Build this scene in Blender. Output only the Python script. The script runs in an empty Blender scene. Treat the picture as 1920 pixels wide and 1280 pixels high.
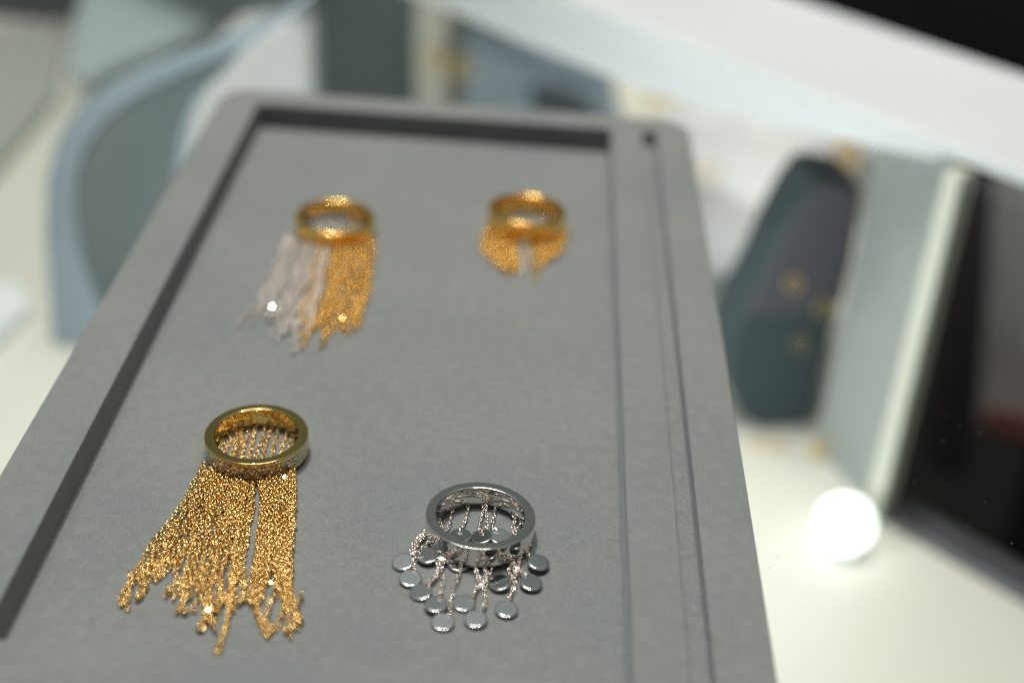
import bpy, bmesh, math, random
import numpy as np
from mathutils import Vector, Matrix

random.seed(7)
rng = np.random.default_rng(7)
S = 0.001                      # everything below is written in millimetres
SC = bpy.context.scene
COL = SC.collection

# ------------------------------------------------------------------ camera
CAM = np.array([92.148, -392.019, 159.743])
ROT = np.array([[0.9973191, -0.07285291, 0.00686103],
                [0.04384993, 0.51994353, -0.85307439],
                [0.0585816, 0.85108823, 0.52174421]])
FPX = 2667.0
cam = bpy.data.cameras.new('camera')
camo = bpy.data.objects.new('camera', cam)
COL.objects.link(camo)
M4 = Matrix([list(ROT[i]) + [CAM[i] * S] for i in range(3)] + [[0, 0, 0, 1]])
camo.matrix_world = M4
cam.sensor_width = 36.0
cam.lens = FPX / 1920 * 36.0
cam.clip_start = 0.01
cam.clip_end = 50
cam.dof.use_dof = True
cam.dof.focus_distance = 0.264
cam.dof.aperture_fstop = 6.1
SC.camera = camo

# ------------------------------------------------------------------ world (dim shop interior seen only in reflections)
w = bpy.data.worlds.new('World')
SC.world = w
w.use_nodes = True
nt = w.node_tree
bg = nt.nodes['Background']
tc = nt.nodes.new('ShaderNodeTexCoord')
sep = nt.nodes.new('ShaderNodeSeparateXYZ')
nt.links.new(tc.outputs['Generated'], sep.inputs[0])
rmp = nt.nodes.new('ShaderNodeValToRGB')
mr = nt.nodes.new('ShaderNodeMapRange')
mr.inputs['From Min'].default_value = -1
nt.links.new(sep.outputs['Z'], mr.inputs['Value'])
nt.links.new(mr.outputs[0], rmp.inputs[0])
cr = rmp.color_ramp
cr.elements[0].position = 0.0
cr.elements[0].color = (0.02, 0.018, 0.016, 1)
cr.elements[1].position = 1.0
cr.elements[1].color = (0.62, 0.63, 0.61, 1)
for p, c in ((0.46, (0.03, 0.03, 0.03)), (0.56, (0.12, 0.13, 0.13)), (0.70, (0.20, 0.21, 0.20)), (0.765, (0.095, 0.10, 0.09)),
             (0.81, (0.10, 0.105, 0.095)), (0.84, (0.14, 0.148, 0.14)), (0.91, (0.45, 0.46, 0.44))):
    e = cr.elements.new(p)
    e.color = (*c, 1)
nz = nt.nodes.new('ShaderNodeTexNoise')
nz.inputs['Scale'].default_value = 3.0
nz.inputs['Detail'].default_value = 1.0
nt.links.new(tc.outputs['Generated'], nz.inputs['Vector'])
mr2 = nt.nodes.new('ShaderNodeMapRange')
mr2.inputs['From Min'].default_value = 0.35
mr2.inputs['From Max'].default_value = 0.65
mr2.inputs['To Min'].default_value = 0.7
mr2.inputs['To Max'].default_value = 1.3
nt.links.new(nz.outputs['Fac'], mr2.inputs['Value'])
mx = nt.nodes.new('ShaderNodeVectorMath')
mx.operation = 'SCALE'
nt.links.new(rmp.outputs['Color'], mx.inputs[0])
nt.links.new(mr2.outputs[0], mx.inputs['Scale'])
# the shop is brighter on the far side (+y) than behind the photographer
mry = nt.nodes.new('ShaderNodeMapRange')
mry.inputs['From Min'].default_value = -0.45
mry.inputs['From Max'].default_value = 0.15
mry.inputs['To Min'].default_value = 0.18
mry.inputs['To Max'].default_value = 1.0
nt.links.new(sep.outputs['Y'], mry.inputs['Value'])
mx2 = nt.nodes.new('ShaderNodeVectorMath')
mx2.operation = 'SCALE'
nt.links.new(mx.outputs[0], mx2.inputs[0])
nt.links.new(mry.outputs[0], mx2.inputs['Scale'])
mrx = nt.nodes.new('ShaderNodeMapRange')          # and dimmer towards the right
mrx.inputs['From Min'].default_value = 0.1
mrx.inputs['From Max'].default_value = 0.7
mrx.inputs['To Min'].default_value = 1.0
mrx.inputs['To Max'].default_value = 0.4
nt.links.new(sep.outputs['X'], mrx.inputs['Value'])
mx3 = nt.nodes.new('ShaderNodeVectorMath')
mx3.operation = 'SCALE'
nt.links.new(mx2.outputs[0], mx3.inputs[0])
nt.links.new(mrx.outputs[0], mx3.inputs['Scale'])
nt.links.new(mx3.outputs[0], bg.inputs['Color'])
bg.inputs['Strength'].default_value = 1.15
for e_ in cr.elements:
    q_ = e_.color
    e_.color = (q_[0] * .93, q_[1] * 1.0, q_[2] * 1.03, 1)

# ------------------------------------------------------------------ lamps
def lamp(name, kind, loc, power, color, size=0.02, target=None, spread=None):
    l = bpy.data.lights.new(name, kind)
    l.energy = power
    l.color = color
    if kind == 'POINT':
        l.shadow_soft_size = size
    else:
        l.shape = 'DISK'
        l.size = size
    o = bpy.data.objects.new(name, l)
    COL.objects.link(o)
    o.location = [c * S for c in loc]
    if kind == 'AREA':
        t = Vector([c * S for c in (target or (60, -120, 0))])
        o.rotation_euler = (t - o.location).to_track_quat('-Z', 'Y').to_euler()
    return o

WARM, COOL, NEUT = (1.0, 0.84, 0.66), (1.0, 0.97, 0.92), (1.0, 0.98, 0.94)
lamp('ceiling_spot', 'POINT', (-90, 60, 1150), 29.0, COOL, 0.024)
lamp('ceiling_spot', 'POINT', (200, 70, 1150), 9.0, WARM, 0.024)
lamp('ceiling_panel', 'AREA', (-60, 60, 1500), 9.0, (1.0, 0.95, 0.88), 0.8)
# unseen disc lamp under the tray, added to light upright faces in the case
lamp('case_fill_light', 'AREA', (60, -100, -75), 0.5, (0.95, 0.98, 1.0), 0.06, target=(110, 200, -95))

SC.view_settings.view_transform = 'Standard'
SC.view_settings.look = 'None'
SC.view_settings.gamma = 1
SC.view_settings.exposure = 0.0
SC.view_settings.use_curve_mapping = False
try:
    SC.cycles.use_denoising = True
    SC.cycles.denoising_prefilter = 'NONE'
    SC.cycles.use_adaptive_sampling = False
    SC.cycles.max_bounces = 10
    SC.cycles.transparent_max_bounces = 16
    SC.cycles.sample_clamp_indirect = 8
except Exception:
    pass

# ------------------------------------------------------------------ geometry helpers
def ray(p):
    return ROT @ np.array([(p[0] - 960) / FPX, -(p[1] - 640) / FPX, -1.0])

def at(p, z):
    """point of the plane at height z (mm) under a place in the picture, used to look up real positions"""
    d = ray(p)
    return CAM + d * ((z - CAM[2]) / d[2])

def atv(p, P0, n):
    d = ray(p)
    n = np.array([n[0], n[1], 0.0])
    return CAM + d * (((np.array(P0) - CAM) @ n) / (d @ n))

def tag(o, label=None, cat=None, group=None, kind=None):
    if label: o['label'] = label
    if cat: o['category'] = cat
    if group: o['group'] = group
    if kind: o['kind'] = kind
    return o

def empty(name, loc, label, cat, group=None):
    o = bpy.data.objects.new(name, None)
    COL.objects.link(o)
    o.empty_display_size = 0.01
    o.location = [c * S for c in loc]
    return tag(o, label, cat, group)

def mesh_obj(name, V, F, mat, parent=None, smooth=False, angle=None):
    me = bpy.data.meshes.new(name)
    me.from_pydata((np.asarray(V, float) * S).tolist(), [], F if isinstance(F, list) else F.tolist())
    me.validate()
    me.update()
    if smooth:
        me.polygons.foreach_set('use_smooth', [True] * len(me.polygons))
        if angle is not None:
            me.set_sharp_from_angle(angle=math.radians(angle))
    me.materials.append(mat)
    o = bpy.data.objects.new(name, me)
    COL.objects.link(o)
    if parent:
        o.parent = parent
        bpy.context.view_layer.update()
        o.matrix_parent_inverse = Matrix.Translation(-Vector(wloc(parent)))
    return o

def wloc(o):
    v = Vector(o.location)
    return v

def bevel(o, width, seg=3):
    m = o.modifiers.new('bevel', 'BEVEL')
    m.width = width * S
    m.segments = seg
    m.limit_method = 'ANGLE'
    m.angle_limit = math.radians(40)
    for p in o.data.polygons:
        p.use_smooth = True
    o.data.set_sharp_from_angle(angle=math.radians(50))
    return o

def prism(name, ring, vec, mat, parent=None, bev=0, smooth=False):
    """closed outline (list of 3d points) pushed along vec"""
    ring = np.array(ring, float)
    vec = np.array(vec, float)
    k = len(ring)
    nrm = sum(np.cross(ring[i], ring[(i + 1) % k]) for i in range(k))
    if nrm @ vec > 0:
        ring = ring[::-1]
    V = np.vstack([ring, ring + vec])
    F = [list(range(k)), list(range(2 * k - 1, k - 1, -1))]
    for i in range(k):
        j = (i + 1) % k
        F.append([j, i, k + i, k + j])
    o = mesh_obj(name, V, F, mat, parent)
    bm = bmesh.new(); bm.from_mesh(o.data)
    bmesh.ops.recalc_face_normals(bm, faces=bm.faces)
    bm.to_mesh(o.data); bm.free()
    if smooth:
        for p in o.data.polygons: p.use_smooth = True
        o.data.set_sharp_from_angle(angle=math.radians(35))
    if bev: bevel(o, bev)
    return o

def footprint(name, pts, z0, z1, mat, parent=None, bev=0):
    return prism(name, [(p[0], p[1], z0) for p in pts], (0, 0, z1 - z0), mat, parent, bev)

def spline(pts, n):
    """Catmull-Rom through the points, resampled to n points at even arc length"""
    P = np.array(pts, float)
    P = np.vstack([2 * P[0] - P[1], P, 2 * P[-1] - P[-2]])
    out = []
    for i in range(1, len(P) - 2):
        for t in np.linspace(0, 1, 12, endpoint=False):
            a, b, c, d = P[i - 1], P[i], P[i + 1], P[i + 2]
            out.append(.5 * ((2 * b) + (-a + c) * t + (2 * a - 5 * b + 4 * c - d) * t * t + (-a + 3 * b - 3 * c + d) * t ** 3))
    out.append(P[-2])
    return resample(np.array(out), n)

def resample(Q, n):
    L = np.concatenate([[0], np.cumsum(np.linalg.norm(np.diff(Q, axis=0), axis=1))])
    s = np.linspace(0, L[-1], n)
    return np.stack([np.interp(s, L, Q[:, k]) for k in range(Q.shape[1])], 1)

def length(Q):
    return np.linalg.norm(np.diff(Q, axis=0), axis=1).sum()

# ------------------------------------------------------------------ materials
def mat(name, base, rough=0.5, metal=0.0, **kw):
    m = bpy.data.materials.new(name)
    m.use_nodes = True
    b = m.node_tree.nodes['Principled BSDF']
    b.inputs['Base Color'].default_value = (*base, 1)
    b.inputs['Roughness'].default_value = rough
    b.inputs['Metallic'].default_value = metal
    for k, v in kw.items():
        b.inputs[k.replace('_', ' ')].default_value = v
    return m

def vary(m, c0, c1, scale, detail=3, rough=None, bump=0, bscale=None, bdist=0.0001):
    t = m.node_tree
    b = t.nodes['Principled BSDF']
    tc = t.nodes.new('ShaderNodeTexCoord')
    n = t.nodes.new('ShaderNodeTexNoise')
    n.inputs['Scale'].default_value = scale
    n.inputs['Detail'].default_value = detail
    t.links.new(tc.outputs['Object'], n.inputs['Vector'])
    r = t.nodes.new('ShaderNodeValToRGB')
    r.color_ramp.elements[0].position = 0.33
    r.color_ramp.elements[1].position = 0.67
    r.color_ramp.elements[0].color = (*c0, 1)
    r.color_ramp.elements[1].color = (*c1, 1)
    t.links.new(n.outputs['Fac'], r.inputs[0])
    t.links.new(r.outputs[0], b.inputs['Base Color'])
    if rough:
        q = t.nodes.new('ShaderNodeMapRange')
        q.inputs['To Min'].default_value, q.inputs['To Max'].default_value = rough
        t.links.new(n.outputs['Fac'], q.inputs['Value'])
        t.links.new(q.outputs[0], b.inputs['Roughness'])
    if bump:
        n2 = t.nodes.new('ShaderNodeTexNoise')
        n2.inputs['Scale'].default_value = bscale or scale
        n2.inputs['Detail'].default_value = 4
        t.links.new(tc.outputs['Object'], n2.inputs['Vector'])
        bp = t.nodes.new('ShaderNodeBump')
        bp.inputs['Strength'].default_value = bump
        bp.inputs['Distance'].default_value = bdist
        t.links.new(n2.outputs['Fac'], bp.inputs['Height'])
        t.links.new(bp.outputs[0], b.inputs['Normal'])
    return r

def suede_material():
    m = mat('grey_suede', (0.2, 0.21, 0.21), 1.0)
    t = m.node_tree
    b = t.nodes['Principled BSDF']
    b.inputs['Specular IOR Level'].default_value = 0.15
    b.inputs['Sheen Weight'].default_value = 0.25
    b.inputs['Sheen Roughness'].default_value = 0.22
    b.inputs['Sheen Tint'].default_value = (0.85, 0.93, 0.95, 1)
    tc = t.nodes.new('ShaderNodeTexCoord')
    def noise(scale, detail=2, rough=.5):
        n = t.nodes.new('ShaderNodeTexNoise')
        n.inputs['Scale'].default_value = scale
        n.inputs['Detail'].default_value = detail
        n.inputs['Roughness'].default_value = rough
        t.links.new(tc.outputs['Object'], n.inputs['Vector'])
        return n
    big, mid, fine = noise(26, 2), noise(420, 3, .6), noise(3600, 2, .7)
    r1 = t.nodes.new('ShaderNodeValToRGB')          # nap lying one way or the other
    r1.color_ramp.elements[0].position, r1.color_ramp.elements[1].position = .36, .64
    r1.color_ramp.elements[0].color = (0.201, 0.221, 0.221, 1)
    r1.color_ramp.elements[1].color = (0.226, 0.236, 0.229, 1)
    t.links.new(big.outputs['Fac'], r1.inputs[0])
    def mul(col, fac, lo, hi, a=.3, z=.7):
        q = t.nodes.new('ShaderNodeMapRange')
        q.inputs['From Min'].default_value, q.inputs['From Max'].default_value = a, z
        q.inputs['To Min'].default_value, q.inputs['To Max'].default_value = lo, hi
        t.links.new(fac, q.inputs['Value'])
        v = t.nodes.new('ShaderNodeVectorMath'); v.operation = 'SCALE'
        t.links.new(col, v.inputs[0]); t.links.new(q.outputs[0], v.inputs['Scale'])
        return v.outputs[0]
    c = mul(r1.outputs[0], mid.outputs['Fac'], .93, 1.07)
    c = mul(c, fine.outputs['Fac'], .72, 1.28)
    t.links.new(c, b.inputs['Base Color'])
    bp = t.nodes.new('ShaderNodeBump')
    bp.inputs['Strength'].default_value = .55
    bp.inputs['Distance'].default_value = 0.00016
    t.links.new(fine.outputs['Fac'], bp.inputs['Height'])
    t.links.new(bp.outputs[0], b.inputs['Normal'])
    return m

SUEDE = suede_material()
GOLD = mat('yellow_gold', (0.95, 0.66, 0.27), 0.23, 1.0)
GOLD_DEEP = mat('rich_yellow_gold', (0.99, 0.67, 0.215), 0.27, 1.0)
GOLD_FAR = mat('satin_gold', (0.78, 0.54, 0.2), 0.5, 1.0)
GOLD_BAND = mat('polished_gold', (0.80, 0.60, 0.22), 0.06, 1.0)
vary(GOLD_BAND, (0.80, 0.60, 0.20), (0.84, 0.63, 0.25), 300, 2, (0.04, 0.10))
GOLD_WARM = mat('warm_polished_gold', (0.95, 0.60, 0.17), 0.2, 1.0)
SILVER = mat('white_gold', (0.80, 0.76, 0.71), 0.06, 1.0)
vary(SILVER, (0.80, 0.77, 0.73), (0.74, 0.72, 0.69), 260, 2, (0.03, 0.09))
SILVER_CH = mat('white_gold_chain', (0.92, 0.82, 0.75), 0.2, 1.0)
SILVER_FAR = mat('soft_white_gold_chain', (0.92, 0.85, 0.79), 0.28, 1.0)
DISC = mat('mirror_disc', (0.70, 0.70, 0.68), 0.10, 1.0)
vary(DISC, (0.72, 0.72, 0.70), (0.64, 0.65, 0.64), 500, 3, (0.06, 0.16))
STONE = mat('diamond_pave', (0.86, 0.78, 0.68), 0.05, 0.85)
PAVEBED = mat('pave_bed', (0.62, 0.42, 0.17), 0.3, 1.0)

def tray_mesh(name, outer, holes, z0, z1, mt, parent, bev):
    cu = bpy.data.curves.new(name, 'CURVE')
    cu.dimensions = '2D'
    cu.fill_mode = 'BOTH'
    cu.extrude = ((z1 - z0) / 2 - bev) * S
    cu.bevel_depth = bev * S
    cu.bevel_resolution = 3
    cu.offset = -bev * S
    for loop in [outer] + holes:
        sp = cu.splines.new('POLY')
        sp.points.add(len(loop) - 1)
        for i, p in enumerate(loop):
            sp.points[i].co = (p[0] * S, p[1] * S, 0, 1)
        sp.use_cyclic_u = True
    tmp = bpy.data.objects.new('tmp', cu)
    COL.objects.link(tmp)
    dg = bpy.context.evaluated_depsgraph_get()
    me = bpy.data.meshes.new_from_object(tmp.evaluated_get(dg))
    bpy.data.objects.remove(tmp)
    bm = bmesh.new(); bm.from_mesh(me)
    bmesh.ops.remove_doubles(bm, verts=bm.verts, dist=1e-6)
    bmesh.ops.recalc_face_normals(bm, faces=bm.faces)
    bm.to_mesh(me); bm.free()
    me.name = name
    me.materials.clear(); me.materials.append(mt)
    me.transform(Matrix.Translation((0, 0, (z0 + z1) / 2 * S)))
    for p in me.polygons: p.use_smooth = True
    me.set_sharp_from_angle(angle=math.radians(32))
    o = bpy.data.objects.new(name, me)
    COL.objects.link(o)
    if parent:
        o.parent = parent
        o.matrix_parent_inverse = Matrix.Translation(-Vector(parent.location))
    return o

def rrect(x0, y0, x1, y1, r, n=10):
    out = []
    for cx, cy, a0 in ((x1 - r, y1 - r, 0), (x0 + r, y1 - r, 90), (x0 + r, y0 + r, 180), (x1 - r, y0 + r, 270)):
        for i in range(n + 1):
            a = math.radians(a0 + 90 * i / n)
            out.append((cx + r * math.cos(a), cy + r * math.sin(a)))
    return out

# ================================================================== the setting
FZ = -155.0
CREAM = mat('cream_laminate', (0.72, 0.71, 0.62), 0.55)
vary(CREAM, (0.60, 0.595, 0.53), (0.66, 0.655, 0.585), 6, 2)
o = footprint('display_floor', [(-900, -700), (945, -700), (225.5, 22.6), (230, 45), (252, 118), (292, 248), (318, 340), (180, 470), (-100, 760), (-900, 900)], FZ - 12, FZ, CREAM)
o['kind'] = 'structure'
DARKF = mat('dark_floor', (0.012, 0.011, 0.010), 0.7, Specular_IOR_Level=0.05)
vary(DARKF, (0.010, 0.009, 0.008), (0.02, 0.017, 0.014), 3, 2)
o = footprint('shop_floor', [(-6000, -3000), (6000, -3000), (6000, 9000), (-6000, 9000)], -920, -900, DARKF)
o['kind'] = 'structure'

# ---- glass counter top with the tray on it
glass = bpy.data.materials.new('clear_glass')
glass.use_nodes = True
t = glass.node_tree
t.nodes.remove(t.nodes['Principled BSDF'])
out = t.nodes['Material Output']
tr = t.nodes.new('ShaderNodeBsdfTransparent'); tr.inputs[0].default_value = (0.985, 0.995, 0.99, 1)
gl = t.nodes.new('ShaderNodeBsdfGlossy'); gl.inputs['Roughness'].default_value = 0.0
geo = t.nodes.new('ShaderNodeNewGeometry')
mixs = t.nodes.new('ShaderNodeMixShader')
# thin coated pane: Schlick reflectance, the same for both faces
def math_(op, a, b=None):
    n = t.nodes.new('ShaderNodeMath'); n.operation = op
    for i, v in enumerate((a, b)):
        if v is None: continue
        if isinstance(v, (int, float)): n.inputs[i].default_value = v
        else: t.links.new(v, n.inputs[i])
    return n.outputs[0]
dot = t.nodes.new('ShaderNodeVectorMath'); dot.operation = 'DOT_PRODUCT'
t.links.new(geo.outputs['Normal'], dot.inputs[0]); t.links.new(geo.outputs['Incoming'], dot.inputs[1])
c1m = math_('SUBTRACT', 1.0, math_('ABSOLUTE', dot.outputs['Value']))
refl = math_('ADD', 0.012, math_('MULTIPLY', math_('POWER', c1m, 5.0), 0.5))
t.links.new(refl, mixs.inputs[0])
t.links.new(tr.outputs[0], mixs.inputs[1]); t.links.new(gl.outputs[0], mixs.inputs[2])
t.links.new(mixs.outputs[0], out.inputs['Surface'])
u = np.array([0.7193, -0.6947, 0.0]); vv = np.array([0.6947, 0.7193, 0.0])     # along / across the case edge
C0 = np.array([225.5, 22.6, 0.0])
def loc(a, b, z=0): p = C0 + u * a + vv * b; return (p[0], p[1], z)
g = footprint('glass_counter_top', [loc(-760, -1.0)[:2], loc(620, -1.0)[:2], loc(620, -900)[:2], loc(-760, -900)[:2]], -18, -12.2, glass)
tag(g, 'clear glass counter top with dust specks under the grey tray', 'glass top')

# ---- white frame bar, corner post, trim
WHITE = mat('white_lacquer', (0.66, 0.70, 0.71), 0.6)
vary(WHITE, (0.62, 0.66, 0.67), (0.70, 0.74, 0.75), 9, 1)
root = empty('case_frame', loc(0, 40, -40), 'broad white frame rail running along the far edge of the glass case', 'frame')
prism('rail', [loc(-900, 0, -17), loc(620, 0, -17), loc(620, 0, -12), loc(-900, 0, -12)], vv * 78, WHITE, root, 1.5)
prism('light_box', [loc(-900, 3, -40), loc(-135, 3, -38), loc(-70, 3, -30), loc(-8, 3, -20), loc(-8, 3, -17.2), loc(-900, 3, -17.2)], vv * 70, WHITE, root, 1.5)
POSTG = mat('grey_green_acrylic', (0.50, 0.54, 0.50), 0.4)
vary(POSTG, (0.20, 0.23, 0.215), (0.27, 0.295, 0.28), 14, 2)
POSTE = mat('pale_edge_strip', (0.54, 0.56, 0.48), 0.5)
root = empty('corner_post', loc(-4, 4, FZ), 'tall grey green corner post with pale edge strip beside the black area', 'post')
footprint('post_panel', [(224.5, 23.0), (228.5, 27.5), (212.5, 63.5), (208.0, 62.0)], FZ + .1, -17.2, POSTG, root, 0.8)
footprint('edge_strip', [(219.8, 20.5), (224.3, 16.0), (231.0, 22.4), (226.6, 27.0)], FZ + .1, -18.5, POSTE, root, 0.8)
TRIM = mat('grey_steel_trim', (0.16, 0.165, 0.18), 0.35, 0.7)
root = empty('edge_trim', loc(0, 0, FZ), 'dark grey metal trim along the edge of the cream display floor', 'trim')
prism('outer_strip', [loc(6, 1.5, FZ - 12), loc(620, 1.5, FZ - 12), loc(620, 1.5, FZ + 7), loc(6, 1.5, FZ + 7)], vv * 6, mat('black_trim', (0.05, 0.05, 0.055), 0.4), root, .6)
prism('inner_strip', [loc(8, -3.6, FZ + .1), loc(620, -3.6, FZ + .1), loc(620, -3.6, FZ + 4), loc(8, -3.6, FZ + 4)], vv * 4.8, TRIM, root, .6)

# glowing globe added to stand in for a lamp reflection in the glass
lp = at((1585, 985), FZ + 10)
root = empty('reflection_globe', (lp[0], lp[1], FZ), 'small glowing white globe standing in for a reflection in the glass by the corner post', 'reflection')
GLOW = bpy.data.materials.new('reflection_glow'); GLOW.use_nodes = True
_b = GLOW.node_tree.nodes['Principled BSDF']
_b.inputs['Base Color'].default_value = (.8, .8, .8, 1)
_b.inputs['Emission Color'].default_value = (.93, 1.0, .97, 1)
_b.inputs['Emission Strength'].default_value = 1.9
V, F = [], []
for i in range(17):
    for j in range(32):
        ph, th = -math.pi / 2 + math.pi * i / 16, 2 * math.pi * j / 32
        V.append((lp[0] + 10 * math.cos(ph) * math.cos(th), lp[1] + 10 * math.cos(ph) * math.sin(th), lp[2] + 1 + 10 * math.sin(ph)))
F = [[i * 32 + j, i * 32 + (j + 1) % 32, (i + 1) * 32 + (j + 1) % 32, (i + 1) * 32 + j] for i in range(16) for j in range(32)]
mesh_obj('globe', V, F, GLOW, root, True)
footprint('base', [(lp[0] + 7 * math.cos(a * .3927), lp[1] + 7 * math.sin(a * .3927)) for a in range(16)], FZ + .1, FZ + 2.2, WHITE, root, .4)

# ---- beyond the case: dark cabinet, plus a taupe box standing in for a reflection
BLACK = mat('black_lacquer', (0.006, 0.0065, 0.006), 0.6, Specular_IOR_Level=0.08)
o = prism('dark_cabinet', [loc(-40, 230, -900), loc(1500, 230, -900), loc(1500, 230, -30), loc(-40, 230, -30)], vv * 200, BLACK, None, 4)
tag(o, 'black cabinet standing in the dark behind the glass case', 'cabinet')
TAUPE = mat('taupe_board', (0.17, 0.155, 0.145), 0.6)
vary(TAUPE, (0.28, 0.26, 0.245), (0.46, 0.43, 0.40), 7, 2)
nn = -vv
PT = loc(60, 218)
def ct(p): return atv(p, PT, vv)
root = empty('reflection_box', tuple(ct((1960, 620))), 'dim taupe box with a dark red stripe, standing in for a reflection at the right edge of the picture', 'box')
prism('box_body', [ct((1862, 300)), ct((2300, 420)), ct((2300, 980)), ct((1828, 800))], vv * 11, TAUPE, root, 3)
prism('red_stripe', [ct((1850, 760)), ct((2300, 850)), ct((2300, 900)), ct((1842, 806))], -vv * 1.5, mat('dark_red_board', (0.17, 0.05, 0.04), .6), root, .5)
o = prism('dark_brown_column', [ct((1812, 250)), ct((1850, 255)), ct((1800, 900)), ct((1740, 880))], vv * 8, mat('dark_brown', (0.022, 0.013, 0.009), .6, Specular_IOR_Level=0.1), None, 2)
tag(o, 'very dark brown column between the pale post and the taupe box', 'column')

# ================================================================== display props inside the case (far out of focus)
BLUE = mat('powder_blue_suede', (0.30, 0.39, 0.46), 0.9)
vary(BLUE, (0.26, 0.335, 0.385), (0.31, 0.385, 0.435), 20, 2)
SLATE = mat('slate_suede', (0.115, 0.15, 0.155), 0.9)
vary(SLATE, (0.095, 0.13, 0.135), (0.155, 0.185, 0.18), 16, 2)
TEAL = mat('dark_teal_suede', (0.06, 0.085, 0.085), 0.9)
vary(TEAL, (0.05, 0.075, 0.075), (0.085, 0.11, 0.105), 14, 2)
SNOW = mat('white_leatherette', (0.74, 0.76, 0.76), 0.5)
vary(SNOW, (0.60, 0.62, 0.62), (0.76, 0.775, 0.77), 30, 2)
BEIGE = mat('beige_suede', (0.50, 0.50, 0.42), 0.8)
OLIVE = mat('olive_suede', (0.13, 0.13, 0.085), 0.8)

def vplane(px0, z, az):
    """vertical plane through the floor point under px0, facing azimuth az"""
    P = at(px0, z)
    n = (math.sin(math.radians(az)), -math.cos(math.radians(az)))
    return P, n, (lambda p: atv(p, P, n)), np.array([-n[0], -n[1], 0.0])

# arched necklace stand (left)
P, n, f_, back = vplane((110, 645), FZ, -8)
root = empty('arched_necklace_stand', tuple(P), 'tall powder blue arched stand with recessed slate front left of the tray', 'display stand')
side = [(98, 645), (90, 540), (84, 430), (87, 340), (106, 266), (142, 206), (200, 162), (278, 126), (370, 98), (450, 66), (520, 32), (580, -10),
        (640, -60), (560, 20), (480, 72), (455, 92), (420, 135), (370, 180), (347, 235), (335, 300), (333, 370), (335, 440), (342, 650)]
prism('arch_body', [f_(p) for p in side], back * 9, BLUE, root, 1.5)
face = [(300, 648), (215, 600), (185, 550), (160, 480), (148, 400), (150, 330), (168, 275), (205, 225), (260, 185), (330, 150), (400, 118), (452, 94),
        (420, 135), (368, 180), (345, 235), (333, 300), (331, 370), (333, 440), (338, 600)]
prism('front_panel', [f_(p) - back * 0.2 for p in face], -back * 2.0, SLATE, root, .8)
# pale sloping block above the arch
o = prism('pale_riser', [at(p, -112) for p in [(128, 150), (140, 60), (168, -50), (600, -50), (560, 0), (440, 50), (330, 92), (210, 140), (160, 175)]], (0, 0, 6),
          mat('pale_blue_board', (0.33, 0.40, 0.41), .7), None, 2)
tag(o, 'pale blue grey raised board behind the top of the arched stand', 'riser')
# dark block in the far left corner
P, n, f_, back = vplane((40, 40), FZ, -4)
o = prism('dark_plinth', [f_(p) for p in [(-200, 60), (-200, -60), (150, -60), (120, 5), (60, 38)]], back * 60, mat('charcoal', (0.03, 0.035, 0.04), .7), None, 3)
tag(o, 'charcoal plinth in the far top left corner', 'plinth')
o = prism('shade_board', [np.array(at(p, FZ + 1)) for p in [(-60, 70), (130, 60), (110, 190), (-60, 400)]], (0, 0, 6), mat('shade_grey', (0.34, 0.36, 0.33), .7), None, 2)  # soft shade on the floor, put in as a grey board
tag(o, 'low grey board standing in for soft shade on the cream floor left of the arched stand', 'board')
o = prism('white_tag_card', [np.array(at(p, FZ + 1)) for p in [(-80, 560), (35, 550), (60, 590), (-80, 720)]], (0, 0, 7), WHITE, None, 1)
tag(o, 'small bluish white block at the left edge of the picture', 'block')

# rounded white bust behind the tray's far left corner
P, n, f_, back = vplane((450, 300), FZ, 0)
o = prism('white_neck_bust', [f_(p) for p in [(335, 330), (338, 270), (352, 210), (368, 150), (392, 100), (430, 68), (480, 48), (530, 38), (584, 30), (590, 330)]],
          back * 40, mat('bust_white', (0.78, 0.80, 0.82), .5), None, 6)
tag(o, 'rounded white bust between the arched stand and the dark teal block', 'bust')
# dark teal block
P, n, f_, back = vplane((680, 290), FZ, -6)
o = prism('teal_block', [f_(p) for p in [(584, 290), (578, 60), (584, -60), (780, -60), (776, 290)]], back * 45, TEAL, None, 2)
tag(o, 'dark teal upright block behind the far edge of the tray', 'display block')
P, n, f_, back = vplane((540, 120), FZ, 0)
o = prism('slate_shelf', [f_(p) for p in [(470, 40), (480, -50), (600, -60), (600, 20), (540, 36)]], back * 40, mat('slate_board', (0.12, 0.16, 0.19), .8), None, 3)
tag(o, 'slate blue shelf corner at the top edge beside the dark teal block', 'shelf')
# beige earring column + olive side
P, n, f_, back = vplane((820, 330), FZ, 0)
root = empty('earring_column', tuple(P), 'slim beige column with olive side carrying gold earrings', 'display column')
prism('front_face', [f_(p) for p in [(782, 330), (776, 40), (786, -60), (840, -60), (838, 40), (836, 330)]], back * 16, BEIGE, root, 1)
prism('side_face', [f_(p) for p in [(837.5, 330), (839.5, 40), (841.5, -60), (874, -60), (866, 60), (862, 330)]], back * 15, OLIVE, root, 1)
PC = f_((835, 115))

def torus_vf(R, r, nu=28, nv=10):
    a = np.linspace(0, 2 * np.pi, nu, endpoint=False); b = np.linspace(0, 2 * np.pi, nv, endpoint=False)
    A, B = np.meshgrid(a, b, indexing='ij')
    V = np.stack([(R + r * np.cos(B)) * np.cos(A), (R + r * np.cos(B)) * np.sin(A), r * np.sin(B)], -1).reshape(-1, 3)
    F = [[i * nv + j, ((i + 1) % nu) * nv + j, ((i + 1) % nu) * nv + (j + 1) % nv, i * nv + (j + 1) % nv] for i in range(nu) for j in range(nv)]
    return V, F

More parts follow.
